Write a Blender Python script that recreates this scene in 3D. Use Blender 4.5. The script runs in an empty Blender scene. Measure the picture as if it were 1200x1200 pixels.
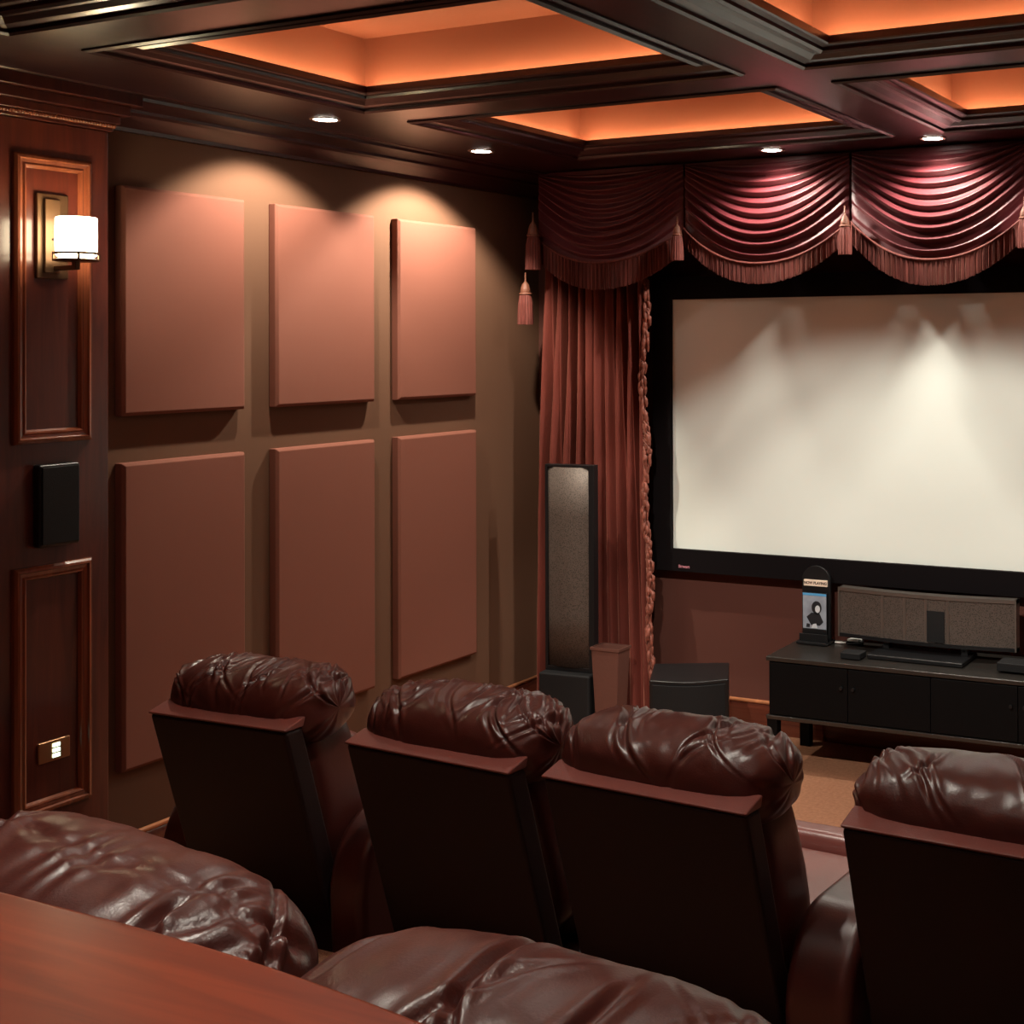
import bpy, bmesh, math, random
from mathutils import Vector, Matrix, noise
C = bpy.context.scene.collection
PI = math.pi
rnd = random.Random(7)

# ------------------------------------------------------------------ materials
def new_mat(name):
    m = bpy.data.materials.new(name); m.use_nodes = True
    return m, m.node_tree.nodes, m.node_tree.links, m.node_tree.nodes['Principled BSDF']

def mat(name, col, rough=.5, metal=0, spec=.5, bump=0, bscale=200, var=0, vscale=8, coat=0, sheen=0,
        sheen_tint=None, stretch=(1, 1, 1), col2=None, detail=4):
    m, N, L, B = new_mat(name)
    B.inputs['Base Color'].default_value = (*col, 1)
    B.inputs['Roughness'].default_value = rough
    B.inputs['Metallic'].default_value = metal
    B.inputs['Specular IOR Level'].default_value = spec
    if coat:
        B.inputs['Coat Weight'].default_value = coat; B.inputs['Coat Roughness'].default_value = .12
    if sheen:
        B.inputs['Sheen Weight'].default_value = sheen; B.inputs['Sheen Roughness'].default_value = .4
        B.inputs['Sheen Tint'].default_value = (*(sheen_tint or col), 1)
    tc = N.new('ShaderNodeTexCoord'); mp = N.new('ShaderNodeMapping'); mp.inputs['Scale'].default_value = stretch
    L.new(tc.outputs['Object'], mp.inputs['Vector'])
    if var or col2:
        n = N.new('ShaderNodeTexNoise'); n.inputs['Scale'].default_value = vscale; n.inputs['Detail'].default_value = detail
        L.new(mp.outputs['Vector'], n.inputs['Vector'])
        r = N.new('ShaderNodeValToRGB')
        a = col if col2 else tuple(c * (1 - var) for c in col)
        b = col2 if col2 else tuple(min(1, c * (1 + var)) for c in col)
        r.color_ramp.elements[0].color = (*a, 1); r.color_ramp.elements[1].color = (*b, 1)
        r.color_ramp.elements[0].position = .3; r.color_ramp.elements[1].position = .7
        L.new(n.outputs['Fac'], r.inputs['Fac']); L.new(r.outputs['Color'], B.inputs['Base Color'])
    if bump:
        n2 = N.new('ShaderNodeTexNoise'); n2.inputs['Scale'].default_value = bscale; n2.inputs['Detail'].default_value = 3
        L.new(mp.outputs['Vector'], n2.inputs['Vector'])
        bp = N.new('ShaderNodeBump'); bp.inputs['Strength'].default_value = bump; bp.inputs['Distance'].default_value = .01
        L.new(n2.outputs['Fac'], bp.inputs['Height']); L.new(bp.outputs['Normal'], B.inputs['Normal'])
    return m

def emis(name, col, strength):
    m, N, L, B = new_mat(name)
    B.inputs['Base Color'].default_value = (*col, 1)
    B.inputs['Emission Color'].default_value = (*col, 1); B.inputs['Emission Strength'].default_value = strength
    return m

def weave_mat(name, col, rough, scale, depth, var=.12):
    """woven cloth: two crossed wave textures for the threads"""
    m, N, L, B = new_mat(name)
    B.inputs['Roughness'].default_value = rough; B.inputs['Specular IOR Level'].default_value = .15
    tc = N.new('ShaderNodeTexCoord')
    ws = []
    for d in ('Y', 'Z'):
        w = N.new('ShaderNodeTexWave'); w.bands_direction = d; w.inputs['Scale'].default_value = scale
        w.inputs['Distortion'].default_value = 1.5; w.inputs['Detail'].default_value = 2
        L.new(tc.outputs['Object'], w.inputs['Vector']); ws.append(w)
    mx = N.new('ShaderNodeMath'); mx.operation = 'ADD'
    L.new(ws[0].outputs['Fac'], mx.inputs[0]); L.new(ws[1].outputs['Fac'], mx.inputs[1])
    r = N.new('ShaderNodeValToRGB')
    r.color_ramp.elements[0].color = (*[c * (1 - var) for c in col], 1)
    r.color_ramp.elements[1].color = (*[c * (1 + var) for c in col], 1)
    hf = N.new('ShaderNodeMath'); hf.operation = 'MULTIPLY'; hf.inputs[1].default_value = .5
    L.new(mx.outputs[0], hf.inputs[0]); L.new(hf.outputs[0], r.inputs['Fac']); L.new(r.outputs['Color'], B.inputs['Base Color'])
    bp = N.new('ShaderNodeBump'); bp.inputs['Strength'].default_value = depth; bp.inputs['Distance'].default_value = .002
    L.new(hf.outputs[0], bp.inputs['Height']); L.new(bp.outputs['Normal'], B.inputs['Normal'])
    return m

def wood_mat(name, dark, light, rough, axis, coat=.3):
    m, N, L, B = new_mat(name)
    B.inputs['Roughness'].default_value = rough
    B.inputs['Coat Weight'].default_value = coat; B.inputs['Coat Roughness'].default_value = .15
    tc = N.new('ShaderNodeTexCoord'); mp = N.new('ShaderNodeMapping')
    s = [14, 14, 14]; s['XYZ'.index(axis)] = 1.1
    mp.inputs['Scale'].default_value = s; L.new(tc.outputs['Object'], mp.inputs['Vector'])
    n = N.new('ShaderNodeTexNoise'); n.inputs['Scale'].default_value = 1.6; n.inputs['Detail'].default_value = 8
    n.inputs['Distortion'].default_value = 1.2
    L.new(mp.outputs['Vector'], n.inputs['Vector'])
    r = N.new('ShaderNodeValToRGB'); r.color_ramp.elements[0].position = .34; r.color_ramp.elements[1].position = .68
    r.color_ramp.elements[0].color = (*dark, 1); r.color_ramp.elements[1].color = (*light, 1)
    L.new(n.outputs['Fac'], r.inputs['Fac']); L.new(r.outputs['Color'], B.inputs['Base Color'])
    return m

M = {}
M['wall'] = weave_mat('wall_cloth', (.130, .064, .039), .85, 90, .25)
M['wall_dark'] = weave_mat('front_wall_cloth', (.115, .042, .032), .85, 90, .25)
M['panel'] = weave_mat('panel_cloth', (.195, .071, .049), .8, 160, .35)
M['beam'] = wood_mat('dark_beam_wood', (.023, .0054, .0066), (.040, .0095, .0110), .30, 'Y')
M['pilaster'] = wood_mat('cherry_pilaster_wood', (.060, .0115, .008), (.105, .021, .012), .32, 'Z')
M['pil_trim'] = wood_mat('cherry_moulding_wood', (.16, .042, .020), (.23, .065, .030), .25, 'Z')
M['bar'] = wood_mat('cherry_bar_wood', (.20, .028, .010), (.34, .053, .017), .36, 'X', .15)
M['base_wood'] = wood_mat('baseboard_wood', (.09, .022, .014), (.14, .036, .020), .25, 'Y')
M['base_wood_x'] = wood_mat('baseboard_wood_front', (.09, .022, .014), (.14, .036, .020), .25, 'X')
M['bead_highlight'] = wood_mat('baseboard_bead_highlight', (.45, .17, .08), (.55, .22, .10), .3, 'Y')  # highlight along the bead is put into this brighter wood colour
M['cove'] = mat('cove_paint', (.24, .085, .050), .8, spec=.1, bump=.05, bscale=60)
M['carpet'] = mat('tan_carpet', (.36, .17, .10), 1, spec=.05, bump=.8, bscale=350, var=.15, vscale=60)
M['screen'] = mat('screen_fabric', (.77, .82, .78), .9, spec=.1)
M['velvet_black'] = mat('black_velvet', (.008, .006, .007), .9, spec=.1, bump=.2, bscale=400)
M['frame_pink'] = mat('logo_pink', (.5, .2, .25), .4)
M['curtain'] = mat('red_brown_velvet', (.135, .030, .022), .75, spec=.15, sheen=.45, sheen_tint=(.75, .28, .20), bump=.25, bscale=90,
                   var=.25, vscale=5, stretch=(1, 1, .35))
M['swag'] = mat('plum_satin', (.080, .010, .014), .46, spec=.5, sheen=.25, sheen_tint=(.8, .35, .35), bump=.1, bscale=60)
M['fringe'] = mat('bullion_fringe', (.105, .026, .021), .65, spec=.2, sheen=.2, sheen_tint=(.8, .4, .3), var=.4, vscale=90, stretch=(1, 1, .1))
M['edge'] = mat('edge_fringe_thread', (.20, .055, .036), .5, spec=.4, sheen=.3, sheen_tint=(.8, .4, .3), var=.4, vscale=60)
M['tassel'] = mat('tassel_thread', (.12, .030, .024), .65, spec=.2, sheen=.2, sheen_tint=(.8, .4, .3), var=.3, vscale=120, stretch=(1, 1, .1))
M['cord'] = mat('tassel_gold_cord', (.17, .06, .035), .5, bump=.4, bscale=150)
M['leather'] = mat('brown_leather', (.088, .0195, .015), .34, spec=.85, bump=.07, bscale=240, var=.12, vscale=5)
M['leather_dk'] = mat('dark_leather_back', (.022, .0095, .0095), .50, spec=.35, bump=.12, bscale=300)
M['rim'] = mat('leather_rim_sheen', (.26, .080, .066), .36, spec=.6, bump=.12, bscale=300)  # colour raised to stand in for light on the shell's top edge
M['black'] = mat('black_satin', (.008, .008, .009), .35, spec=.4)
M['black_mat'] = mat('black_matte', (.006, .006, .007), .7, spec=.3, bump=.15, bscale=300)
M['cab'] = mat('black_cabinet_paint', (.003, .003, .0035), .5, spec=.12, bump=.05, bscale=120)
M['cabtop'] = mat('black_cabinet_top', (.020, .017, .015), .30, spec=.7, bump=.05, bscale=90)
M['metal_grey'] = mat('grey_metal', (.22, .19, .17), .35, metal=.8)
M['bronze'] = mat('aged_bronze', (.11, .060, .033), .42, metal=.75)
M['brass'] = mat('brushed_brass', (.45, .24, .13), .3, metal=.9)
M['bin'] = mat('brown_bin', (.115, .045, .034), .5, bump=.1, bscale=60)
M['white'] = mat('white_plastic', (.8, .8, .76), .4)
M['sign_face'] = mat('cream_sign', (.85, .68, .55), .6)
M['sign_ink'] = mat('sign_ink', (.03, .015, .01), .7)
M['case_blue'] = mat('blue_plastic', (.10, .35, .65), .25)
M['cover_grey'] = mat('cover_grey', (.28, .31, .37), .4, var=.35, vscale=9)
M['cover_dark'] = mat('cover_dark', (.015, .016, .02), .4)
M['cover_pale'] = mat('cover_pale', (.6, .62, .66), .4)
M['lamp'] = emis('lamp_lens', (1, .93, .82), 60)
M['ring'] = mat('downlight_ring', (.35, .25, .2), .4, metal=.3)
M['rope'] = emis('rope_light_glow', (1, .72, .40), 50)
M['shade'] = emis('sconce_glass', (1, .84, .55), 24)
M['led'] = emis('keypad_glow', (.75, 1, .72), 2.0)

def grille_mat():
    m, N, L, B = new_mat('perforated_grille')
    B.inputs['Roughness'].default_value = .5; B.inputs['Metallic'].default_value = .3
    tc = N.new('ShaderNodeTexCoord'); v = N.new('ShaderNodeTexVoronoi'); v.inputs['Scale'].default_value = 160
    L.new(tc.outputs['Object'], v.inputs['Vector'])
    r = N.new('ShaderNodeValToRGB'); r.color_ramp.elements[0].position = .25; r.color_ramp.elements[1].position = .45
    r.color_ramp.elements[0].color = (.028, .021, .018, 1); r.color_ramp.elements[1].color = (.105, .080, .068, 1)
    L.new(v.outputs['Distance'], r.inputs['Fac']); L.new(r.outputs['Color'], B.inputs['Base Color'])
    return m
M['grille'] = grille_mat()

# ------------------------------------------------------------------ helpers
def bx(bm, x0, x1, y0, y1, z0, z1, mi=0):
    vs = [bm.verts.new(p) for p in ((x0, y0, z0), (x1, y0, z0), (x1, y1, z0), (x0, y1, z0),
                                    (x0, y0, z1), (x1, y0, z1), (x1, y1, z1), (x0, y1, z1))]
    fs = []
    for f in ((0, 3, 2, 1), (4, 5, 6, 7), (0, 1, 5, 4), (1, 2, 6, 5), (2, 3, 7, 6), (3, 0, 4, 7)):
        g = bm.faces.new([vs[i] for i in f]); g.material_index = mi; fs.append(g)
    return vs

def cyl(bm, p, r, h, axis='Z', n=32, r2=None):
    r2 = r if r2 is None else r2
    a, b = [], []
    for i in range(n):
        t = 2 * PI * i / n; c, s = math.cos(t), math.sin(t)
        for lst, rr, hh in ((a, r, 0), (b, r2, h)):
            q = {'Z': (c * rr, s * rr, hh), 'X': (hh, c * rr, s * rr), 'Y': (s * rr, hh, c * rr)}[axis]
            lst.append(bm.verts.new((p[0] + q[0], p[1] + q[1], p[2] + q[2])))
    for i in range(n):
        bm.faces.new((a[i], a[(i + 1) % n], b[(i + 1) % n], b[i]))
    bm.faces.new(a[::-1]); bm.faces.new(b)

def lathe(bm, prof, p=(0, 0, 0), n=32, wob=None):
    rings = []
    for r, z in prof:
        ring = []
        for i in range(n):
            t = 2 * PI * i / n; rr = r * (wob(t, z) if wob else 1)
            ring.append(bm.verts.new((p[0] + rr * math.cos(t), p[1] + rr * math.sin(t), p[2] + z)))
        rings.append(ring)
    for a, b in zip(rings, rings[1:]):
        for i in range(n): bm.faces.new((a[i], a[(i + 1) % n], b[(i + 1) % n], b[i]))
    bm.faces.new(rings[0][::-1]); bm.faces.new(rings[-1])

def grid(bm, f, nu, nv, closed_u=False):
    vs = [[bm.verts.new(f(i / nu, j / nv)) for j in range(nv + 1)] for i in range(nu + (0 if closed_u else 1))]
    k = len(vs)
    for i in range(nu):
        for j in range(nv):
            bm.faces.new((vs[i][j], vs[(i + 1) % k][j], vs[(i + 1) % k][j + 1], vs[i][j + 1]))
    return vs

def prism(bm, poly, a, b, axis='X'):
    """extrude a 2-D outline from a to b along axis"""
    def P(u, v, w): return {'X': (w, u, v), 'Y': (u, w, v), 'Z': (u, v, w)}[axis]
    A = [bm.verts.new(P(u, v, a)) for u, v in poly]; B = [bm.verts.new(P(u, v, b)) for u, v in poly]
    n = len(poly)
    for i in range(n): bm.faces.new((A[i], A[(i + 1) % n], B[(i + 1) % n], B[i]))
    bm.faces.new(A[::-1]); bm.faces.new(B)

def obj(name, bm, m, parent=None, smooth=False, bevel=0, seg=3, sub=0, solid=0):
    bmesh.ops.recalc_face_normals(bm, faces=bm.faces)
    me = bpy.data.meshes.new(name); bm.to_mesh(me); bm.free()
    for mm in (m if isinstance(m, (list, tuple)) else [m]): me.materials.append(mm)
    o = bpy.data.objects.new(name, me); C.objects.link(o)
    if parent: o.parent = parent
    if smooth:
        for p in me.polygons: p.use_smooth = True
    if solid:
        s = o.modifiers.new('t', 'SOLIDIFY'); s.thickness = solid; s.offset = 0
    if bevel:
        b = o.modifiers.new('b', 'BEVEL'); b.width = bevel; b.segments = seg; b.limit_method = 'ANGLE'; b.angle_limit = .6
        for p in me.polygons: p.use_smooth = True
        b.harden_normals = True
    if sub:
        s = o.modifiers.new('s', 'SUBSURF'); s.levels = sub; s.render_levels = sub
    return o

def B_(): return bmesh.new()
def box(name, dims, m, parent=None, **k):
    b = B_(); bx(b, *dims); return obj(name, b, m, parent, **k)

def thing(name, label, cat, loc=(0, 0, 0), rotz=0, group=None):
    o = bpy.data.objects.new(name, None); C.objects.link(o); o.empty_display_size = .1
    o.location = loc; o.rotation_euler = (0, 0, rotz); o['label'] = label; o['category'] = cat
    if group: o['group'] = group
    return o
def tag(o, label, cat, group=None, kind=None):
    o['label'] = label; o['category'] = cat
    if group: o['group'] = group
    if kind: o['kind'] = kind
    return o
def struct(o, label=None, cat=None):
    o['kind'] = 'structure'
    if label: o['label'] = label
    if cat: o['category'] = cat
    return o
def dup(root, loc, rotz, label, name=None):
    r = root.copy(); C.objects.link(r); r.location = loc; r.rotation_euler = (0, 0, rotz); r['label'] = label
    for ch in list(root.children):
        c = ch.copy(); C.objects.link(c); c.parent = r
        for g in ch.children:
            d = g.copy(); C.objects.link(d); d.parent = c
    return r

# ------------------------------------------------------------------ room
W, LEN, ZS, ZC = 5.22, 7.22, 3.09, 3.37      # width, length, beam soffit, coffer ceiling
T = .12
struct(box('floor', (-T, W + T, -LEN - T, T, -.1, 0), M['carpet']), 'tan carpeted floor', 'floor')
struct(box('wall_left', (-T, 0, -LEN, 0, 0, 3.5), M['wall']), 'brown cloth covered side wall', 'wall')
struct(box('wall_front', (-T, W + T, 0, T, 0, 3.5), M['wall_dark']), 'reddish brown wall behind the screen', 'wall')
struct(box('wall_right', (W, W + T, -LEN, 0, 0, 3.5), M['wall']), 'brown cloth covered wall on the right', 'wall')
struct(box('wall_back', (-T, W + T, -LEN - T, -LEN, 0, 3.5), M['wall']), 'brown cloth covered back wall', 'wall')
RY = -3.42
struct(box('riser_platform', (0, W, -LEN, RY, 0, .30), M['carpet'], bevel=.012),
       'carpeted riser under the second row of recliners', 'platform')

# coffers: soffit edge rectangles
XS = [(.716, 2.496), (2.722, 4.502)]
YS = [(-1.95, -.66), (-3.50, -2.21), (-5.03, -3.74), (-6.56, -5.27)]
b = B_()
xs = [0, XS[0][0], XS[0][1], XS[1][0], XS[1][1], W]
ys = [-LEN, YS[3][0], YS[3][1], YS[2][0], YS[2][1], YS[1][0], YS[1][1], YS[0][0], YS[0][1], 0]
for i in range(5):
    for j in range(9):
        if i in (1, 3) and j % 2 == 1: continue
        vs = [b.verts.new(p) for p in ((xs[i], ys[j], ZS), (xs[i + 1], ys[j], ZS), (xs[i + 1], ys[j + 1], ZS), (xs[i], ys[j + 1], ZS))]
        b.faces.new(vs)
bmesh.ops.remove_doubles(b, verts=b.verts, dist=1e-4)
# stepped moulding round every opening: (inset, z)
PROF = [(0, 0), (0, -.006), (.012, -.012), (.024, -.006), (.026, .004), (.060, .010), (.085, .022), (.112, .028), (.114, .018),
        (.128, .012), (.142, .018), (.146, .028), (.172, .030), (.180, .034), (.182, .058), (.176, .060), (.172, .036), (.07, .036)]
def loops(bm, x0, x1, y0, y1, prof, z0):
    prev = None
    for e, dz in prof:
        cur = [bm.verts.new(p) for p in ((x0 + e, y0 + e, z0 + dz), (x1 - e, y0 + e, z0 + dz), (x1 - e, y1 - e, z0 + dz), (x0 + e, y1 - e, z0 + dz))]
        if prev:
            for k in range(4): bm.faces.new((prev[k], prev[(k + 1) % 4], cur[(k + 1) % 4], cur[k]))
        prev = cur
for x0, x1 in XS:
    for y0, y1 in YS:
        loops(b, x0, x1, y0, y1, PROF, ZS)
struct(obj('trim_1', b, M['beam'], bevel=0), 'dark wooden coffer beams with stepped moulding', 'ceiling beams')

b = B_()
IN = .075
for x0, x1 in XS:
    for y0, y1 in YS:
        loops(b, x0, x1, y0, y1, [(.168, .0375), (IN, .0378), (IN, ZC - ZS)], ZS)
        vs = [b.verts.new(p) for p in ((x0 + IN, y0 + IN, ZC), (x1 - IN, y0 + IN, ZC), (x1 - IN, y1 - IN, ZC), (x0 + IN, y1 - IN, ZC))]
        b.faces.new(vs)
ceil_ = obj('ceiling', b, M['cove'])
struct(ceil_, 'orange tan painted coffer recesses', 'ceiling')
struct(box('ceiling_slab', (-T, W + T, -LEN - T, T, 3.5, 3.6), M['cove']), 'ceiling slab above the coffers', 'ceiling')

# rope lights behind the lips
k = 0
for ix, (x0, x1) in enumerate(XS):
    for iy, (y0, y1) in enumerate(YS):
        b = B_(); e = .124; z = ZS + .0455; r = .006
        pts = [(x0 + e, y0 + e), (x1 - e, y0 + e), (x1 - e, y1 - e), (x0 + e, y1 - e)]
        for q in range(4):
            (ax, ay), (bx_, by_) = pts[q], pts[(q + 1) % 4]
            if ay == by_: bx(b, min(ax, bx_) - r, max(ax, bx_) + r, ay - r, ay + r, z - r, z + r)
            else: bx(b, ax - r, ax + r, min(ay, by_) + r, max(ay, by_) - r, z - r, z + r)
        side = ('left', 'right')[ix]; row = ('nearest the screen', 'second from the screen', 'third from the screen', 'over the back of the room')[iy]
        tag(obj('rope_light', b, M['rope']), f'orange rope light hidden in the {side} coffer {row}', 'light', 'rope lights in the ceiling coffers')

# crown moulding on the walls
CP = [(0, -.115), (.018, -.115), (.022, -.100), (.045, -.085), (.085, -.060), (.105, -.052), (.108, -.040), (.150, -.030),
      (.200, -.020), (.204, -.008), (.235, -.004), (.24, .001)]
def crown(name, lab, pts):
    b = B_(); prev = None
    for x, z in CP:
        cur = [b.verts.new(p) for p in pts(x, z)]
        if prev: b.faces.new((prev[0], prev[1], cur[1], cur[0]))
        prev = cur
    struct(obj(name, b, M['beam'], smooth=False), lab, 'moulding')
crown('trim_2', 'dark crown moulding along the left wall', lambda x, z: ((x, -LEN, ZS + z), (x, 0, ZS + z)))
crown('trim_3', 'dark crown moulding along the right wall', lambda x, z: ((W - x, -LEN, ZS + z), (W - x, 0, ZS + z)))
crown('trim_4', 'dark crown moulding along the back wall', lambda x, z: ((0, -LEN + x, ZS + z), (W, -LEN + x, ZS + z)))

def baseboard(name, lab, run, wmat):
    # run: ('x', fixed, sgn, a, b)
    ax, f, s, a, c, z0 = run
    prof = [(0, 0), (.018, 0), (.018, .135), (.014, .150), (.010, .158), (0, .158)]
    b = B_()
    poly = [(f + s * p, z0 + q) for p, q in prof]
    if ax == 'y': prism(b, poly, a, c, 'Y')     # runs along y: outline in x,z
    else: prism(b, poly, a, c, 'X')
    o = struct(obj(name, b, wmat), lab, 'baseboard')
    b = B_(); n = 10; r = .011
    poly = [(f + s * (.012 + r * math.cos(t)), z0 + .168 + r * math.sin(t)) for t in [2 * PI * i / n for i in range(n)]]
    prism(b, poly, a, c, 'Y' if ax == 'y' else 'X')
    obj('bead', b, M['bead_highlight'], o, smooth=True)
baseboard('baseboard_left', 'cherry baseboard with highlight-coloured bead on the left wall', ('y', 0, 1, RY, -.03, 0), M['base_wood'])
baseboard('baseboard_front', 'cherry baseboard with highlight-coloured bead under the screen', ('x', 0, -1, .03, W - .03, 0), M['base_wood_x'])
baseboard('baseboard_right', 'cherry baseboard on the right wall', ('y', W, -1, RY, -.03, 0), M['base_wood'])

# ------------------------------------------------------------------ pilaster with sconce, speaker, keypad
PX = .14; PY0, PY1 = -3.435, -2.955; PC = -3.188
b = B_(); bx(b, .001, PX, PY0, PY1, .001, 2.94)
pil = struct(obj('trim_5', b, M['pilaster'], bevel=.006), 'cherry wood pilaster standing on the left wall', 'pilaster')
def frame_mould(name, y0, y1, z0, z1, parent):
    b = B_(); prof = [(0, 0), (.002, .012), (.010, .020), (.018, .022), (.022, .014), (.034, .011), (.040, .016), (.046, .014), (.052, .001)]
    prev = None
    for e, h in prof:
        cur = [b.verts.new(p) for p in ((PX + h, y0 + e, z0 + e), (PX + h, y1 - e, z0 + e), (PX + h, y1 - e, z1 - e), (PX + h, y0 + e, z1 - e))]
        if prev:
            for q in range(4): b.faces.new((prev[q], prev[(q + 1) % 4], cur[(q + 1) % 4], cur[q]))
        prev = cur
    return obj(name, b, M['pil_trim'], parent)
frame_mould('panel_moulding', -3.342, -3.034, 1.765, 2.815, pil)
frame_mould('panel_moulding', -3.342, -3.034, .425, 1.325, pil)
b = B_()
for h0, h1, e in ((2.94, 2.955, .012), (2.968, 3.0, .03), (3.0, 3.04, .055), (3.04, 3.088, .085)):
    bx(b, .001, PX + e, PY0 - e, PY1 + e, h0, h1)
obj('cap', b, M['pilaster'], pil, bevel=.004)
b = B_(); n = 44
for i in range(n):
    y = PY0 - .014 + (PY1 - PY0 + .028) * (i + .5) / n
    bmesh.ops.create_icosphere(b, subdivisions=2, radius=.011, matrix=Matrix.Translation((PX + .016, y, 2.9615)) @ Matrix.Rotation(.6, 4, 'X') @ Matrix.Diagonal((1, .75, 1.1, 1)))
obj('rope_moulding', b, M['pil_trim'], pil, smooth=True)

# acoustic panels
PYS = [(-2.821, -2.213), (-2.041, -1.415), (-1.249, -.634)]
pos = ['nearest the pilaster', 'in the middle of its row', 'nearest the curtain']
for r, (z0, z1, rw) in enumerate(((1.841, 2.757, 'upper'), (.434, 1.654, 'lower'))):
    for i, (y0, y1) in enumerate(PYS):
        b = B_()
        e = .012; t = .05
        lo = [(.001, y0, z0), (.001, y1, z0), (.001, y1, z1), (.001, y0, z1)]
        mi = [(t - e, y0, z0), (t - e, y1, z0), (t - e, y1, z1), (t - e, y0, z1)]
        hi = [(t, y0 + e, z0 + e), (t, y1 - e, z0 + e), (t, y1 - e, z1 - e), (t, y0 + e, z1 - e)]
        R = [[b.verts.new(p) for p in q] for q in (lo, mi, hi)]
        for A, D in zip(R, R[1:]):
            for q in range(4): b.faces.new((A[q], A[(q + 1) % 4], D[(q + 1) % 4], D[q]))
        b.faces.new(R[2]); b.faces.new(R[0][::-1])
        o = obj('acoustic_panel', b, M['panel'], bevel=.0035, seg=2)
        tag(o, f'{"square-ish shorter" if r == 0 else "tall"} rosy brown cloth acoustic panel, {rw} row, {pos[i]}', 'acoustic panel', 'acoustic panels on the left wall')

# sconce
sc = thing('wall_sconce', 'lit bronze wall sconce with white glass cylinder shade on the wooden pilaster', 'wall lamp', (PX, PC - .006, 2.52))
b = B_(); bx(b, 0, .016, -.062, .062, -.155, .155); obj('back_plate', b, M['bronze'], sc, bevel=.004)
b = B_(); bx(b, .016, .030, -.040, .020, -.135, .135); obj('plate_bar', b, M['bronze'], sc, bevel=.003)
b = B_(); cyl(b, (.030, -.010, -.012), .004, .004, 'X', 12); obj('screw', b, M['black'], sc, smooth=True)
b = B_(); bx(b, .03, .14, -.010, .010, -.125, -.108); bx(b, .128, .148, -.010, .010, -.125, -.092); obj('arm', b, M['bronze'], sc, bevel=.003)
b = B_(); lathe(b, [(.052, -.088), (.056, -.080), (.064, -.076), (.0672, -.07), (.0685, 0), (.0672, .062), (.063, .064), (.062, .058), (.060, -.07), (.03, -.08)], (.14, 0, 0), 48)
sh = obj('glass_shade', b, M['shade'], sc, smooth=True)
b = B_(); lathe(b, [(.0712, -.071), (.0735, -.069), (.0735, -.064), (.0712, -.062)], (.14, 0, 0), 48)
lathe(b, [(.066, -.096), (.0745, -.094), (.0745, -.088), (.066, -.086)], (.14, 0, 0), 48)
for q in range(4):
    t = PI / 4 + q * PI / 2 + .25
    cx_, cy_ = .14 + .073 * math.cos(t), .073 * math.sin(t)
    bx(b, cx_ - .003, cx_ + .003, cy_ - .003, cy_ + .003, -.095, -.062)
obj('shade_holder', b, M['bronze'], sc, smooth=False)
sc.children

# wall speaker
sp = thing('wall_speaker', 'small black in-wall surround speaker mounted on the pilaster', 'speaker', (PX, -3.183, 1.54))
b = B_(); bx(b, 0, .038, -.082, .082, -.150, .150); obj('cabinet', b, M['black'], sp, bevel=.010)
b = B_(); bx(b, .038, .044, -.072, .072, -.140, .140); obj('grille', b, M['black_mat'], sp, bevel=.003)
# keypad
kp = thing('wall_keypad', 'brass keypad plate with greenish lit buttons low on the pilaster', 'switch', (PX, -3.184, .642))
b = B_(); bx(b, 0, .010, -.062, .062, -.038, .038); obj('plate', b, M['brass'], kp, bevel=.004)
for q in range(3):
    b = B_(); bx(b, .010, .014, -.010, .020, -.026 + q * .019, -.012 + q * .019); obj('button', b, M['led'], kp, bevel=.001, seg=1)

# ------------------------------------------------------------------ downlights
def downlight(x, y, label, power, spot=125, blend=.55, tilt=None, col=(1, .93, .80)):
    t = thing('downlight', label, 'ceiling light', (x, y, ZS), 0, 'recessed downlights in the beams')
    b = B_(); lathe(b, [(.048, -.001), (.052, -.006), (.062, -.006), (.066, -.001)], n=40); obj('trim_ring', b, M['ring'], t, smooth=True)
    b = B_(); lathe(b, [(.0, -.004), (.047, -.0035), (.047, .0)][::-1], n=40); obj('lens', b, M['lamp'], t)
    ld = bpy.data.lights.new('downlight_lamp', 'SPOT'); ld.energy = power; ld.spot_size = math.radians(spot); ld.spot_blend = blend
    ld.color = col; ld.shadow_soft_size = .022
    lo = bpy.data.objects.new('downlight_lamp', ld); C.objects.link(lo); lo.parent = t; lo.location = (0, 0, -.045)
    if tilt: lo.rotation_euler = tilt
    return t
D_ = math.radians
downlight(.445, -2.15, 'lit recessed downlight over the left wall panels, farther from the curtain', 92, 112, .40, (0, D_(22), 0), (1, .90, .72))
downlight(.455, -1.11, 'lit recessed downlight over the left wall, nearer the curtain corner', 150, 112, .40, (0, D_(22), 0), (1, .90, .72))
downlight(1.777, -.50, 'lit recessed downlight in front of the second swag from the left', 66, 140, .60, (D_(8), 0, 0))
downlight(2.626, -.50, 'lit recessed downlight in front of the third swag from the left', 66, 140, .60, (D_(8), 0, 0))
downlight(3.475, -.50, 'lit recessed downlight in front of the fourth swag from the left', 66, 140, .60, (D_(8), 0, 0))
downlight(4.77, -1.11, 'lit recessed downlight near the right wall by the screen', 30, 112, .42, (0, D_(-22), 0))
downlight(4.77, -2.15, 'lit recessed downlight near the right wall, second from the screen', 30, 112, .42, (0, D_(-22), 0))
downlight(2.20, -3.62, 'added unseen downlight in the cross beam over the front row, nearer the left wall', 225, 66, .25, (D_(44), 0, 0))  # added out of view to brighten the screen and carpet
downlight(3.02, -3.62, 'added unseen downlight in the cross beam over the front row, nearer the right wall', 225, 66, .25, (D_(44), 0, 0))  # second lamp added out of view, aimed at the screen
downlight(2.61, -3.62, 'added unseen downlight where the centre beam crosses above the front recliners', 42, 95)  # added out of view to brighten front headrests and rims
downlight(2.61, -5.15, 'added unseen downlight where the centre beam crosses above the rear recliners', 46, 84)  # added out of view for highlights on the rear headrests
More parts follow.
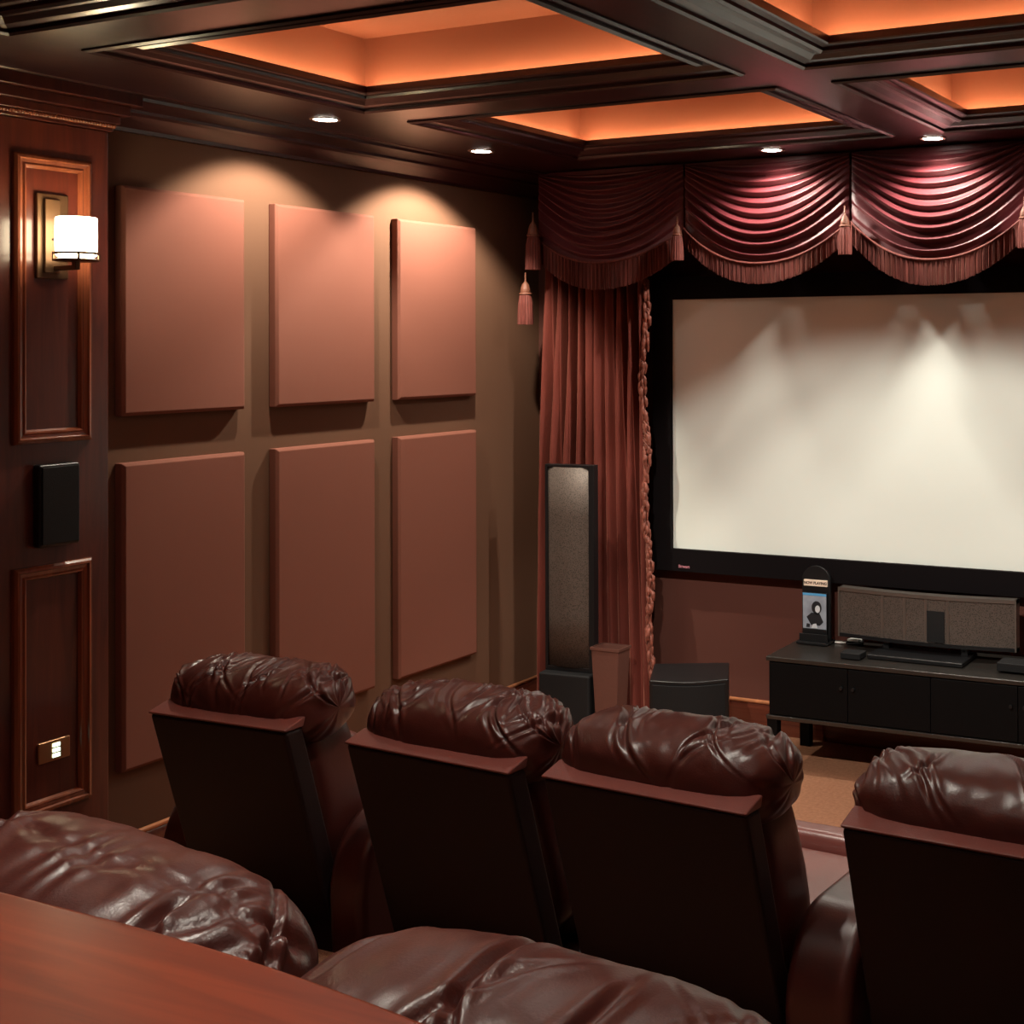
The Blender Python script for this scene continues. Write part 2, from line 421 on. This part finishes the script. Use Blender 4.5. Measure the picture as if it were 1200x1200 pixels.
downlight(3.75, -5.15, 'added unseen downlight in the rear cross beam on the right', 24, 84)  # unseen lamp added to light the right rear headrest

# ------------------------------------------------------------------ screen
SX0, SX1, SZ0, SZ1, BW = .965, 4.255, .987, 2.363, .125
s = thing('projection_screen', 'wide pale projection screen in a black velvet frame on the front wall', 'projection screen', (2.61, -.02, SZ0 - BW))
cx = 2.61; zb = SZ0 - BW
b = B_(); bx(b, SX0 - cx, SX1 - cx, -.075, -.065, SZ0 - zb, SZ1 - zb); obj('screen_surface', b, M['screen'], s)
b = B_()
o0 = (SX0 - cx - BW, SX1 - cx + BW, 0, SZ1 - zb + BW)
o1 = (SX0 - cx, SX1 - cx, BW, SZ1 - zb)
prev = None
for k_, (x0, x1, z0, z1, y) in enumerate(((o0[0], o0[1], o0[2], o0[3], 0), (o0[0], o0[1], o0[2], o0[3], -.085), (o1[0], o1[1], o1[2], o1[3], -.105), (o1[0], o1[1], o1[2], o1[3], -.06))):
    cur = [b.verts.new(p) for p in ((x0, y, z0), (x1, y, z0), (x1, y, z1), (x0, y, z1))]
    if prev:
        for q in range(4): b.faces.new((prev[q], prev[(q + 1) % 4], cur[(q + 1) % 4], cur[q]))
    prev = cur
obj('frame', b, M['velvet_black'], s)
def text(name, body, size, loc, m, parent, rot=(PI / 2, 0, 0), ext=.0006):
    cu = bpy.data.curves.new(name, 'FONT'); cu.body = body; cu.size = size; cu.align_x = 'CENTER'; cu.align_y = 'CENTER'; cu.extrude = ext; cu.offset = size * .03
    o = bpy.data.objects.new(name, cu); C.objects.link(o)
    me = bpy.data.meshes.new_from_object(o.evaluated_get(bpy.context.evaluated_depsgraph_get()))
    bpy.data.objects.remove(o); bpy.data.curves.remove(cu)
    me.materials.clear(); me.materials.append(m)
    o = bpy.data.objects.new(name, me); C.objects.link(o); o.parent = parent; o.location = loc; o.rotation_euler = rot
    return o
text('logo', 'Stewart', .022, (1.045 - cx, -.099, .030), M['frame_pink'], s)

# ------------------------------------------------------------------ swags, fringe, tassels
J = [.200, 1.150, 2.115, 3.035, 3.985, 5.02]
def swag(i, x0, x1, zl, zr, zc, flen, label, seed):
    R = random.Random(seed)
    t = thing('swag_curtain', label, 'curtain', ((x0 + x1) / 2, -.27, 2.5), 0, 'swags of the screen valance')
    w = x1 - x0 - .012; Z0 = ZS - .008 - 2.5
    nf = 10.5
    ph = [R.uniform(-.5, .5) for _ in range(4)]
    def hem(u):
        base = zl + (zr - zl) * u
        k = (1 - abs(2 * u - 1) ** 2.1)
        return base + (zc - (zl + zr) / 2) * k - 2.5
    def P(u, v):
        su = max(0, math.sin(PI * u))
        sag = hem(u)
        # folds bunch up towards the hem's sides: cloth lines start high at the sides
        kk = 1 - abs(2 * u - 1) ** 2.0
        side = zl + (zr - zl) * u - 2.5
        z = Z0 + (side - Z0) * v ** 2.3 * (1 - kk) + (sag - Z0) * v * kk + (sag - side) * v ** 2.3 * (1 - kk)
        a = .042 * su ** .6 + .006
        q = v * nf + .25 * math.sin(3 * u + ph[0]) + .18 * math.sin(7 * u + ph[1]) * (1 - su)
        fr = q % 1
        fold = ((fr / .78) ** 1.2 if fr < .78 else math.cos(PI / 2 * (fr - .78) / .22)) if v > .05 else 0
        fold *= min(1, max(0, (v - .05) * 8))
        drape = .050 * su ** .8 * (.35 + .65 * v)
        y = -.012 - drape - a * fold * (.8 + .3 * math.sin(11 * v + ph[2]))
        y -= .001 * (1 - su) * math.sin(60 * u) * min(1, v * 6)
        z += .012 * fold * su
        return (w * (u - .5), y, z)
    b = B_(); grid(b, P, 72, 190)
    obj('swag_cloth', b, M['swag'], t, smooth=True)
    def F(u, v):
        x, y, z = P(u, 1)
        L_ = flen * (.82 + .18 * math.sin(PI * u)) + R.uniform(-.004, .004) * (v > .9)
        return (x + .002 * math.sin(u * 400), y - .010 - .005 * math.sin(u * 620) - .012 * v * 0, z + .012 - (L_ + .012) * v)
    b = B_(); grid(b, F, 300, 8)
    obj('fringe', b, M['fringe'], t, smooth=False, solid=.006)
    b = B_()
    def G(u, v):
        x, y, z = P(u, 1); a_ = 2 * PI * v
        return (x, y - .012 + .008 * math.cos(a_), z + .008 + .008 * math.sin(a_))
    grid(b, G, 72, 8)
    obj('fringe_heading', b, M['fringe'], t, smooth=True)
    return t
swag(0, J[0], J[1], 2.715, 2.715, 2.545, .140, 'deep plum swag with fringe in the dark left corner above the curtain', 1)
swag(1, J[1], J[2], 2.725, 2.72, 2.51, .095, 'plum swag with lit folds, second from the left wall', 2)
swag(2, J[2], J[3], 2.72, 2.72, 2.50, .115, 'plum swag with brightly lit folds, third from the left wall', 3)
swag(3, J[3], J[4], 2.72, 2.72, 2.50, .115, 'plum swag over the right half of the screen', 4)
swag(4, J[4], J[5], 2.72, 2.72, 2.53, .115, 'plum swag in the right corner of the front wall', 5)
vb = box('valance_board', (.19, 5.03, -.262, -.04, ZS - .035, ZS - .002), M['velvet_black'])
tag(vb, 'dark board under the ceiling that carries the swags', 'board')

def tassel(x, y, ztop, L_, label, r=.033):
    t = thing('tassel', label, 'tassel', (x, y, ztop - L_), 0, 'tassels between the swags')
    R = random.Random(int(x * 100))
    b = B_(); lathe(b, [(.004, L_ + .03), (.005, L_ * .93), (r * .45, L_ * .86), (r * .62, L_ * .78), (r * .70, L_ * .70), (r * .55, L_ * .66)][::-1], n=20)
    obj('knob', b, M['cord'], t, smooth=True)
    b = B_(); lathe(b, [(r * 1.0, 0), (r * 1.02, L_ * .1), (r * .92, L_ * .45), (r * .74, L_ * .62), (r * .6, L_ * .67)], n=48, wob=lambda a, z: 1 + .05 * math.sin(a * 16))
    obj('skirt', b, M['tassel'], t, smooth=False)
    b = B_(); lathe(b, [(r * .72, L_ * .635), (r * .84, L_ * .65), (r * .84, L_ * .67), (r * .72, L_ * .685)], n=24)
    obj('collar', b, M['cord'], t, smooth=True)
tassel(.240, -.385, 2.825, .29, 'upper rose brown tassel of the pair at the left end of the valance', .042)
tassel(.195, -.395, 2.490, .26, 'lower rose brown tassel of the pair at the left end of the valance', .042)
tassel(1.155, -.37, 2.765, .205, 'rose brown tassel between the first and second swags')
tassel(2.118, -.37, 2.775, .215, 'glinting rose brown tassel between the second and third swags')
tassel(3.035, -.37, 2.775, .215, 'rose brown tassel at the right edge between the third and fourth swags')
tassel(3.985, -.37, 2.775, .215, 'rose brown tassel between the fourth and fifth swags')

# ------------------------------------------------------------------ curtain
cu = thing('side_curtain', 'tall red brown velvet curtain with tasselled edge left of the screen', 'curtain', (.5, -.2, 0))
RC = random.Random(5)
npl = 10; amps = [RC.uniform(.5, 1.35) for _ in range(npl * 2 + 2)]; cent = [RC.uniform(-.012, .012) for _ in range(npl * 2 + 2)]
def cur(u, v):
    z = .005 + v * 3.04
    xl = .185 - .080 * (1 - min(1, z / 2.4)) ** 1.3; xr = .845 + .045 * (1 - min(1, z / 2.4)) ** 1.5
    q = u * npl; k_ = int(q)
    a = amps[min(k_, npl)]
    wv = math.sin(2 * PI * (q + .12 * math.sin(z * 1.1 + k_)))
    y = .055 * a * wv * (.85 + .3 * math.sin(z * .9 + u * 5)) + .010 * math.sin(4 * PI * q + z * 2) + .004 * noise.noise(Vector((u * 12, z * 3, 2)))
    x = xl + (xr - xl) * u + .010 * math.sin(2 * PI * q * 1.0 + 1.3 + z * .5)
    return (x - .5, y, z)
b = B_(); grid(b, cur, 260, 60)
obj('curtain_cloth', b, M['curtain'], cu, smooth=True, solid=.004)
b = B_()
for i in range(190):
    z = .10 + i * 2.38 / 190
    x, y, _ = cur(1, z / 3.045)
    a = RC.uniform(0, 2 * PI); L_ = RC.uniform(.035, .06); r = RC.uniform(.007, .014)
    dx, dy = .020 + .013 * math.sin(z * 9) + .014 * math.cos(a), -.02 + .012 * math.sin(a)
    p0 = Vector((x + .002, y - .010, z + .03)); p1 = Vector((x + dx, y + dy, z)); p2 = p1 + Vector((RC.uniform(-.006, .006), 0, -L_))
    prev = None
    for p, rr in ((p0, r * .5), (p1, r), ((p1 + p2) / 2, r * .9), (p2, r * .35)):
        c_ = [b.verts.new((p.x + rr * math.cos(t), p.y + rr * math.sin(t), p.z)) for t in (0, 1.26, 2.51, 3.77, 5.03)]
        if prev:
            for q in range(5): b.faces.new((prev[q], prev[(q + 1) % 5], c_[(q + 1) % 5], c_[q]))
        prev = c_
obj('edge_fringe', b, M['edge'], cu, smooth=True)

# ------------------------------------------------------------------ tower speaker
tw = thing('tower_speaker', 'tall narrow dark electrostatic tower speaker before the side curtain', 'speaker', (.530, -.42, 0), math.radians(4))
b = B_(); bx(b, -.160, .150, -.11, .10, 0, .345)
obj('woofer_cabinet', b, M['black_mat'], tw, bevel=.012)
b = B_()
bx(b, -.152, -.136, -.05, .0, .345, 1.465); bx(b, .118, .150, -.05, .0, .345, 1.465); bx(b, -.136, .118, -.05, .0, 1.450, 1.465); bx(b, -.136, .118, -.05, 0, .345, .37)
obj('frame', b, M['black'], tw, bevel=.002, seg=2)
b = B_(); grid(b, lambda u, v: (-.136 + .254 * u, -.040 - .016 * math.sin(PI * u), .37 + 1.08 * v), 24, 4)
obj('grille', b, M['grille'], tw, smooth=True, solid=.003)
# wastebasket
wb = thing('wastebasket', 'slim tapered brown wastebasket between tower speaker and subwoofer', 'bin', (.775, -.44, 0))
b = B_()
lo = [(-.060, -.045), (.060, -.045), (.060, .045), (-.060, .045)]; hi = [(-.085, -.058), (.085, -.058), (.085, .058), (-.085, .058)]
A = [b.verts.new((x, y, 0)) for x, y in lo]; D = [b.verts.new((x, y, .495)) for x, y in hi]
A2 = [b.verts.new((x * .93, y * .93, .01)) for x, y in lo]; D2 = [b.verts.new((x * .95, y * .95, .495)) for x, y in hi]
for q in range(4):
    r_ = (q + 1) % 4
    b.faces.new((A[q], A[r_], D[r_], D[q])); b.faces.new((D[q], D[r_], D2[r_], D2[q])); b.faces.new((D2[q], D2[r_], A2[r_], A2[q]))
b.faces.new(A[::-1]); b.faces.new(A2)
obj('bucket', b, M['bin'], wb, bevel=.004)
b = B_(); prev = None
for e, z in ((0, .485), (.005, .485), (.005, .499), (0, .499)):
    cur_ = [b.verts.new((x + math.copysign(e, x), y + math.copysign(e, y), z)) for x, y in hi]
    if prev:
        for q in range(4): b.faces.new((prev[q], prev[(q + 1) % 4], cur_[(q + 1) % 4], cur_[q]))
    prev = cur_
obj('rim', b, M['bin'], wb)
# subwoofer
sb = thing('subwoofer', 'black cube subwoofer with bowed front on the floor left of the media cabinet', 'speaker', (1.345, -.585, 0), math.radians(27))
b = B_()
front = [(-.195 + .39 * i / 14, -.175 - .045 * math.sin(PI * i / 14)) for i in range(15)]
prism(b, front + [(.195, .17), (-.195, .17)], .035, .455, 'Z'); obj('cabinet', b, M['black'], sb, bevel=.006)
b = B_(); fr = [(-.18 + .36 * i / 14, -.180 - .044 * math.sin(PI * i / 14)) for i in range(15)]
fr2 = [(x, y - .012) for x, y in fr]
prism(b, fr2 + fr[::-1], .06, .435, 'Z'); obj('front_grille', b, M['black_mat'], sb)
for sx in (-1, 1):
    for sy in (-1, 1):
        b = B_(); cyl(b, (sx * .15, sy * .13, 0), .02, .036, n=16); obj('foot', b, M['black_mat'], sb, smooth=False)

# ------------------------------------------------------------------ media cabinet
CT = .56
CX0, CX1, CY0, CY1 = 1.748, 3.46, -.53, -.06
mc = thing('media_cabinet', 'long low black media cabinet on legs under the screen', 'cabinet', ((CX0 + CX1) / 2, (CY0 + CY1) / 2, 0), math.radians(1.2))
hw, hd = (CX1 - CX0) / 2, (CY1 - CY0) / 2
b = B_(); bx(b, -hw, hw, -hd, hd, CT - .022, CT); obj('top', b, M['cabtop'], mc, bevel=.004)
b = B_(); bx(b, -hw + .012, hw - .012, -hd + .018, hd, .27, CT - .022); obj('body', b, M['cab'], mc)
b = B_(); bx(b, -hw, hw, -hd, hd, .250, .270); obj('bottom_shelf', b, M['cabtop'], mc, bevel=.003)
nd = 4
for i in range(nd):
    a = -hw + .016 + i * (2 * hw - .032) / nd; c_ = a + (2 * hw - .032) / nd - .003
    b = B_(); bx(b, a, c_, -hd + .004, -hd + .018, .276, CT - .028); d = obj('door', b, M['cab'], mc, bevel=.002)
    b = B_(); kx = c_ - .03 if i % 2 == 0 else a + .03
    cyl(b, (kx, -hd - .012, .44), .008, .016, 'Y', 16); obj('knob', b, M['black'], d, smooth=False)
for sx in (-1, 1):
    for sy in (-1, 1):
        b = B_(); bx(b, sx * (hw - .03) - .028, sx * (hw - .03) + .028, sy * (hd - .03) - .025, sy * (hd - .03) + .025, 0, .25); obj('leg', b, M['cab'], mc, bevel=.003)

# now playing stand
ns = thing('display_stand', 'black arched tabletop display stand with a NOW PLAYING sign on the cabinet', 'display stand', (1.868, -.19, CT + .004))
b = B_()
pts = [(-.080, 0)] + [(-.080, .32)] + [(-.080 * math.cos(t), .32 + .075 * math.sin(t)) for t in [PI * i / 16 for i in range(1, 16)]] + [(.080, .32), (.080, 0)]
prism(b, pts, .006, .022, 'Y'); obj('back_board', b, M['black'], ns, bevel=.002)
b = B_(); bx(b, -.085, .085, -.060, .060, 0, .012); bx(b, -.080, .080, -.034, -.026, .012, .05); obj('base', b, M['black'], ns, bevel=.002)
b = B_(); bx(b, -.066, .066, -.004, .006, .292, .324); sg = obj('sign_plate', b, M['sign_face'], ns, bevel=.001)
text('lettering', 'NOW PLAYING', .0185, (0, -.0045, .308), M['sign_ink'], sg)
dc = thing('disc_case', 'blue topped disc case with a grey cover held in the display stand', 'disc case', (1.868, -.197, CT + .018))
b = B_(); bx(b, -.068, .068, -.007, .007, .055, .245); bx(b, -.068, .068, -.007, .007, 0, .055); obj('case', b, M['black'], dc, bevel=.002)
b = B_(); bx(b, -.067, .067, -.009, -.007, .231, .243); obj('top_band', b, M['case_blue'], dc)
b = B_(); bx(b, -.066, .066, -.0085, -.0070, .060, .230); cv = obj('cover', b, M['cover_grey'], dc)
b = B_()
def blob(pts, y): prism(b, pts, y - .0012, y, 'Y')
blob([(.012 + .028 * math.cos(t), .170 + .034 * math.sin(t)) for t in [2 * PI * i / 20 for i in range(20)]], -.0086)
blob([(-.045, .120), (-.018, .142), (.028, .142), (.050, .098), (.030, .078), (-.020, .080)], -.0086)
blob([(-.048, .066), (-.028, .066), (-.026, .084), (-.044, .086)], -.0086)
obj('figure', b, M['cover_dark'], cv)
b = B_()
blob([(.018 + .014 * math.cos(t), .163 + .019 * math.sin(t)) for t in [2 * PI * i / 16 for i in range(16)]], -.0100)
obj('pale_face', b, M['cover_pale'], cv); b = B_()
blob([(-.018, .064), (.018, .064), (.010, .088), (-.008, .084)], -.0100)
obj('pale_patch', b, M['cover_pale'], cv)

# centre speaker
cs = thing('centre_speaker', 'long low curved electrostatic speaker standing on the black media cabinet', 'speaker', (2.482, -.215, CT + .002))
b = B_()
bx(b, -.245, .245, -.19, .06, 0, .022); obj('stand_base', b, M['black'], cs, bevel=.006)
for x in (-.205, .205):
    b = B_(); bx(b, x - .016, x + .016, -.03, .02, .022, .075); obj('stand_post', b, M['black'], cs)
yf = lambda u: -.020 - .045 * math.sin(PI * u)
def strip(z0, z1, dy0, dy1, u0=0, u1=1, n=36):
    b = B_()
    A = [(-.466 + .932 * (u0 + (u1 - u0) * i / n), yf(u0 + (u1 - u0) * i / n)) for i in range(n + 1)]
    prism(b, [(x, y + dy0) for x, y in A] + [(x, y + dy1) for x, y in A[::-1]], z0, z1, 'Z')
    return b
top = strip(.292, .310, -.008, .055)
obj('top_rail', top, M['metal_grey'], cs)
obj('bottom_rail', strip(.060, .078, -.008, .055), M['black'], cs)
obj('grille', strip(.078, .292, 0, .004), M['grille'], cs)
for u in (.27, .40, .52, .64):
    b = B_(); x = -.466 + .932 * u; bx(b, x - .007, x + .007, yf(u) - .003, yf(u) + .003, .078, .292)
    obj('rib', b, M['metal_grey'], cs)
for x in (-.462, .462):
    b = B_(); bx(b, x - .004, x + .004, -.03, .03, .06, .31); obj('end_cap', b, M['metal_grey'], cs)
b = B_(); x = -.466 + .932 * .575; bx(b, x - .045, x + .045, yf(.575) - .005, yf(.575) - .001, .082, .235)
obj('tweeter_plate', b, M['black_mat'], cs)
b = B_(); bx(b, -.45, .45, .025, .045, .078, .292); obj('rear_panel', b, M['black_mat'], cs)

# small things on the cabinet
b = B_(); bx(b, -.045, .045, -.03, .03, 0, .012)
tr = obj('trinket_tray', b, M['black'], bevel=.004); tr.location = (2.060, -.125, CT + .004); tr.rotation_euler[2] = .3
tag(tr, 'small black tray between the display stand and the long speaker', 'tray')
b = B_(); prism(b, [(-.035, -.02), (.028, -.024), (.036, .012), (.0, .022), (-.03, .016)], 0, .010, 'Z')
o = obj('folded_card', b, M['white'], bevel=.001); o.location = (2.060, -.125, CT + .0165); tag(o, 'small white folded card lying on the black tray', 'card')
b = B_(); prism(b, [(-.03, -.006), (.0, -.012), (.03, -.003), (.01, .004), (.004, .014), (-.006, .004)], 0, .007, 'Z')
o = obj('cable_clip', b, M['white'], bevel=.001); o.location = (1.990, -.150, CT + .004); tag(o, 'tiny white clip next to the display stand base', 'clip')
b = B_(); bx(b, -.052, .052, -.045, .045, 0, .030)
o = obj('media_player', b, M['black_mat'], bevel=.004); o.location = (2.170, -.415, CT + .004); tag(o, 'small black media player left of the speaker stand base', 'media player')
b = B_(); bx(b, -.10, .10, -.06, .06, 0, .04)
o = obj('remote_hub', b, M['black_mat'], bevel=.004); o.location = (3.00, -.36, CT + .010); tag(o, 'flat black box right of the speaker stand base', 'media player')

# ------------------------------------------------------------------ recliners
def pillow_bm(w, d, h, seed, ncrease=12, dome=5, pucker=1.0, seam=0):
    R = random.Random(seed); b = B_()
    cr = []
    for i in range(ncrease):
        e = R.random()
        a0 = R.uniform(-.92, .92)
        if e < .45: a0 = math.copysign(1 - abs(R.gauss(0, .22)), a0); a0 = max(-.96, min(.96, a0))
        cr.append((a0, R.uniform(.9, 2.3), R.uniform(-.40, .40) + .10, R.uniform(.013, .034), R.uniform(.35, .95), R.uniform(.35, .95)))
    nu, nt = 240, 120
    def P(i, j):
        a = -1 + 2 * i / nu; th = 2 * PI * j / nt
        s = max(1e-4, 1 - abs(a) ** dome) ** .37
        ct, st = math.cos(th), math.sin(th)
        ex = .78
        y = math.copysign(abs(ct) ** ex, ct) * d * s; z = math.copysign(abs(st) ** ex, st) * h * s
        n = Vector((a ** 7 * .8, ct, st)).normalized()
        dis = 0
        for a0, t0, sl, wd, ext, dep in cr:
            dt = (th - t0 + PI) % (2 * PI) - PI
            if abs(dt) > 2.2 * ext: continue
            da = a - (a0 + sl * dt + .05 * math.sin(3 * dt + a0 * 9))
            e = math.exp(-(dt / ext) ** 2)
            dis += dep * e * (-.0130 * math.exp(-(da / wd) ** 2) + .0072 * math.exp(-((da - 1.9 * wd) / (wd * 1.1)) ** 2) + .004 * math.exp(-((da + 1.9 * wd) / (wd * 1.2)) ** 2))
        # puckers running into the end seams
        ed = max(0, (abs(a) - .62) / .38)
        dis += pucker * .0024 * ed * math.sin(th * 7 + 2.5 * math.sin(th * 2 + seed) + (5 if a > 0 else 0)) * (1 if s > .2 else s * 5)
        dis += .006 * noise.noise(Vector((a * 2.2 + seed, ct * 1.2, st * 1.2))) + .0022 * noise.noise(Vector((a * 9 + seed, ct * 3, st * 3)))
        if seam:
            ds = th - (seam + .05 * math.sin(5 * a + 1) + .03 * math.sin(17 * a))
            dis += -.007 * math.exp(-(ds / .035) ** 2) + .004 * math.exp(-((ds - .09) / .06) ** 2) + .0025 * math.exp(-(ds / .3) ** 2) * math.sin(38 * a + 3 * math.sin(9 * a))
        dis *= min(1, s * 2.2)
        return Vector((a * w, y, z)) + n * dis
    vs = [[b.verts.new(P(i, j)) for j in range(nt)] for i in range(nu + 1)]
    for i in range(nu):
        for j in range(nt):
            b.faces.new((vs[i][j], vs[i + 1][j], vs[i + 1][(j + 1) % nt], vs[i][(j + 1) % nt]))
    b.faces.new(vs[0][::-1]); b.faces.new(vs[-1])
    return b

def cushion_bm(w, d, h, seed, ex=.42):
    """soft rounded block"""
    b = B_(); nu, nt = 64, 64
    def P(i, j):
        ph = -PI / 2 + PI * i / nu; th = 2 * PI * j / nt
        cp, sp_ = math.cos(ph), math.sin(ph); ct, st = math.cos(th), math.sin(th)
        f = lambda q: math.copysign(abs(q) ** ex, q)
        v = Vector((f(sp_) * w, f(cp) * f(ct) * d, f(cp) * f(st) * h))
        return v * (1 + .02 * noise.noise(v * 6 + Vector((seed, 0, 0))))
    vs = [[b.verts.new(P(i, j)) for j in range(nt)] for i in range(1, nu)]
    for i in range(nu - 2):
        for j in range(nt):
            b.faces.new((vs[i][j], vs[i + 1][j], vs[i + 1][(j + 1) % nt], vs[i][(j + 1) % nt]))
    b.faces.new(vs[0][::-1]); b.faces.new(vs[-1])
    return b

LEAN = .296
def recliner(label, loc, ang, w, seed, arms=(1, 1), armw=.2, creases=12, pil_h=.118, grp='leather recliners', hy=-.255, hz=.980, hd=.150, hwx=.018, htilt=0, dome=5, seam=0, foot=(.53, .25)):
    t = thing('recliner', label, 'recliner', loc, math.radians(ang), grp)
    h2 = w / 2
    yr = lambda z: -.45 + (.96 - z) * LEAN
    # tall upholstered shell behind the cushions
    b = B_(); z0, z1, th = .06, .949, .075
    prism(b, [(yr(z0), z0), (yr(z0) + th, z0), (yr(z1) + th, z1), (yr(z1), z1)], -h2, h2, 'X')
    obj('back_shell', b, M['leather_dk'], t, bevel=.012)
    b = B_()
    prism(b, [(yr(.948), .949), (yr(.948) + .075, .949), (yr(.96) + .088, .978), (yr(.96) + .076, .978), (yr(.96) - .002, .957)], -h2 - .002, h2 + .002, 'X')
    obj('shell_rim', b, M['rim'], t, bevel=.005)
    # back cushion
    o = obj('back_cushion', cushion_bm(h2 - .012, .125, .30, seed), M['leather'], t, smooth=True)
    o.location = (0, yr(.66) + .185, .68); o.rotation_euler = (math.atan(LEAN), 0, 0)
    o = obj('headrest', pillow_bm(h2 + .012 + hwx, hd, pil_h, seed, creases, dome, 1.0, seam), M['leather'], t, smooth=True)
    o.location = (0, hy, hz); o.rotation_euler = (.12, htilt, 0)
    o = obj('seat_cushion', cushion_bm(h2 - .012, .33, .085, seed + 3), M['leather'], t, smooth=True); o.location = (0, .21, .42)
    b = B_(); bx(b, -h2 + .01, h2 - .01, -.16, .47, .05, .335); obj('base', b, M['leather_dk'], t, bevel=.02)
    o = obj('footrest', cushion_bm(h2 - .015, .055, .15, seed + 5), M['leather'], t, smooth=True); o.location = (0, foot[0], foot[1])
    for q, sx in enumerate((-1, 1)):
        if not arms[q]: continue
        b = B_(); aw = armw; R_ = .13
        top = .64; pr = [(.55, .03), (.57, .10), (.57, top - .14)]
        pr += [(.57 - .10 + .10 * math.cos(a), top - .10 + .10 * math.sin(a)) for a in [PI / 2 * i / 8 for i in range(0, 9)]]
        pr += [(-.10 - .19 * math.sin(a), top - .24 + .24 * math.cos(a)) for a in [PI / 2 * i / 10 for i in range(0, 11)]]
        pr += [(-.27, .03)]
        x0 = sx * (h2 + .008); x1 = sx * (h2 + aw)
        prism(b, pr, min(x0, x1), max(x0, x1), 'X')
        obj('armrest', b, M['leather'], t, bevel=.035, seg=5)
    return t
recliner('brown leather recliner nearest the left wall in the front row, creased headrest', (1.282, -3.035, 0), 1.7, .560, 11, (1, 1), .15, 30, hwx=.022)
recliner('brown leather front row recliner with pale glinting rim, second from the left wall', (2.156, -3.058, 0), -3.6, .612, 23, (0, 0), .07, 34)
recliner('brown leather front row recliner, third from the left wall, joined to its neighbour', (2.876, -3.078, 0), -3.6, .635, 31, (0, 1), .20, 20, foot=(.62, .37))
recliner('brown leather recliner at the right end of the front row, cut by the photo edge', (3.752, -3.085, 0), -2.5, .650, 47, (0, 1), .2, 12, hz=.975)
recliner('brown leather second row recliner at the bottom left, dark crumpled headrest', (2.985, -4.915, .28), -2, .650, 52, (0, 0), .18, 20, .145, 'leather recliners', -.265, .990, .165, dome=3.4, htilt=.04, seam=1.50)
recliner('smooth reddish brown leather second row recliner behind the bar, bottom centre', (3.745, -4.925, .28), -3, .685, 68, (0, 1), .18, 7, .145, 'leather recliners', -.265, .962, .165, dome=3.2)

# ------------------------------------------------------------------ bar counter
bc = thing('bar_counter', 'polished cherry wood bar counter behind the second row of recliners', 'counter', (2.85, -5.55, .30))
b = B_(); BX0, BX1 = -1.35, 1.25
edge = []
for i in range(41):
    u = i / 40; x = BX0 + (BX1 - BX0) * u; X = x + 2.85
    y = -5.337 - .30 * max(0, X - 3.2) ** 2 * .45 - .05 * max(0, 3.1 - X) ** 2
    edge.append((x, y + 5.55))
prism(b, edge + [(BX1, -.22), (BX0, -.22)], 1.088, 1.13, 'Z')
obj('countertop', b, M['bar'], bc, bevel=.014, seg=4)
b = B_(); bx(b, BX0 + .05, BX1 - .05, -.14, -.04, 0, 1.088); obj('front_panel', b, M['pilaster'], bc)
for x in (BX0 + .06, BX1 - .12):
    b = B_(); bx(b, x, x + .06, -.04, .06, 0, 1.088); obj('end_post', b, M['pilaster'], bc, bevel=.004)

# ------------------------------------------------------------------ camera
yaw, pit, rol = .4262, .0082, -.0050
F = Vector((-math.sin(yaw) * math.cos(pit), math.cos(yaw) * math.cos(pit), math.sin(pit)))
R = Vector((math.cos(yaw), math.sin(yaw), 0)); U = R.cross(F)
R, U = math.cos(rol) * R + math.sin(rol) * U, -math.sin(rol) * R + math.cos(rol) * U
cam = bpy.data.cameras.new('camera'); co = bpy.data.objects.new('camera', cam); C.objects.link(co)
mw = Matrix((R, U, -F)).transposed().to_4x4(); mw.translation = Vector((4.64, -6.436, 2.112)); co.matrix_world = mw
cam.sensor_width = 36; cam.lens = 1540 / 1200 * 36; cam.shift_x = (600 - 941.2) / 1200; cam.shift_y = (390.8 - 600) / 1200
cam.clip_start = .05
sc_ = bpy.context.scene; sc_.camera = co

w = bpy.data.worlds.new('world'); sc_.world = w; w.use_nodes = True
w.node_tree.nodes['Background'].inputs['Color'].default_value = (.5, .35, .3, 1)
w.node_tree.nodes['Background'].inputs['Strength'].default_value = .001
vs_ = sc_.view_settings; vs_.view_transform = 'Standard'; vs_.look = 'None'; vs_.exposure = 0; vs_.gamma = 1; vs_.use_curve_mapping = False
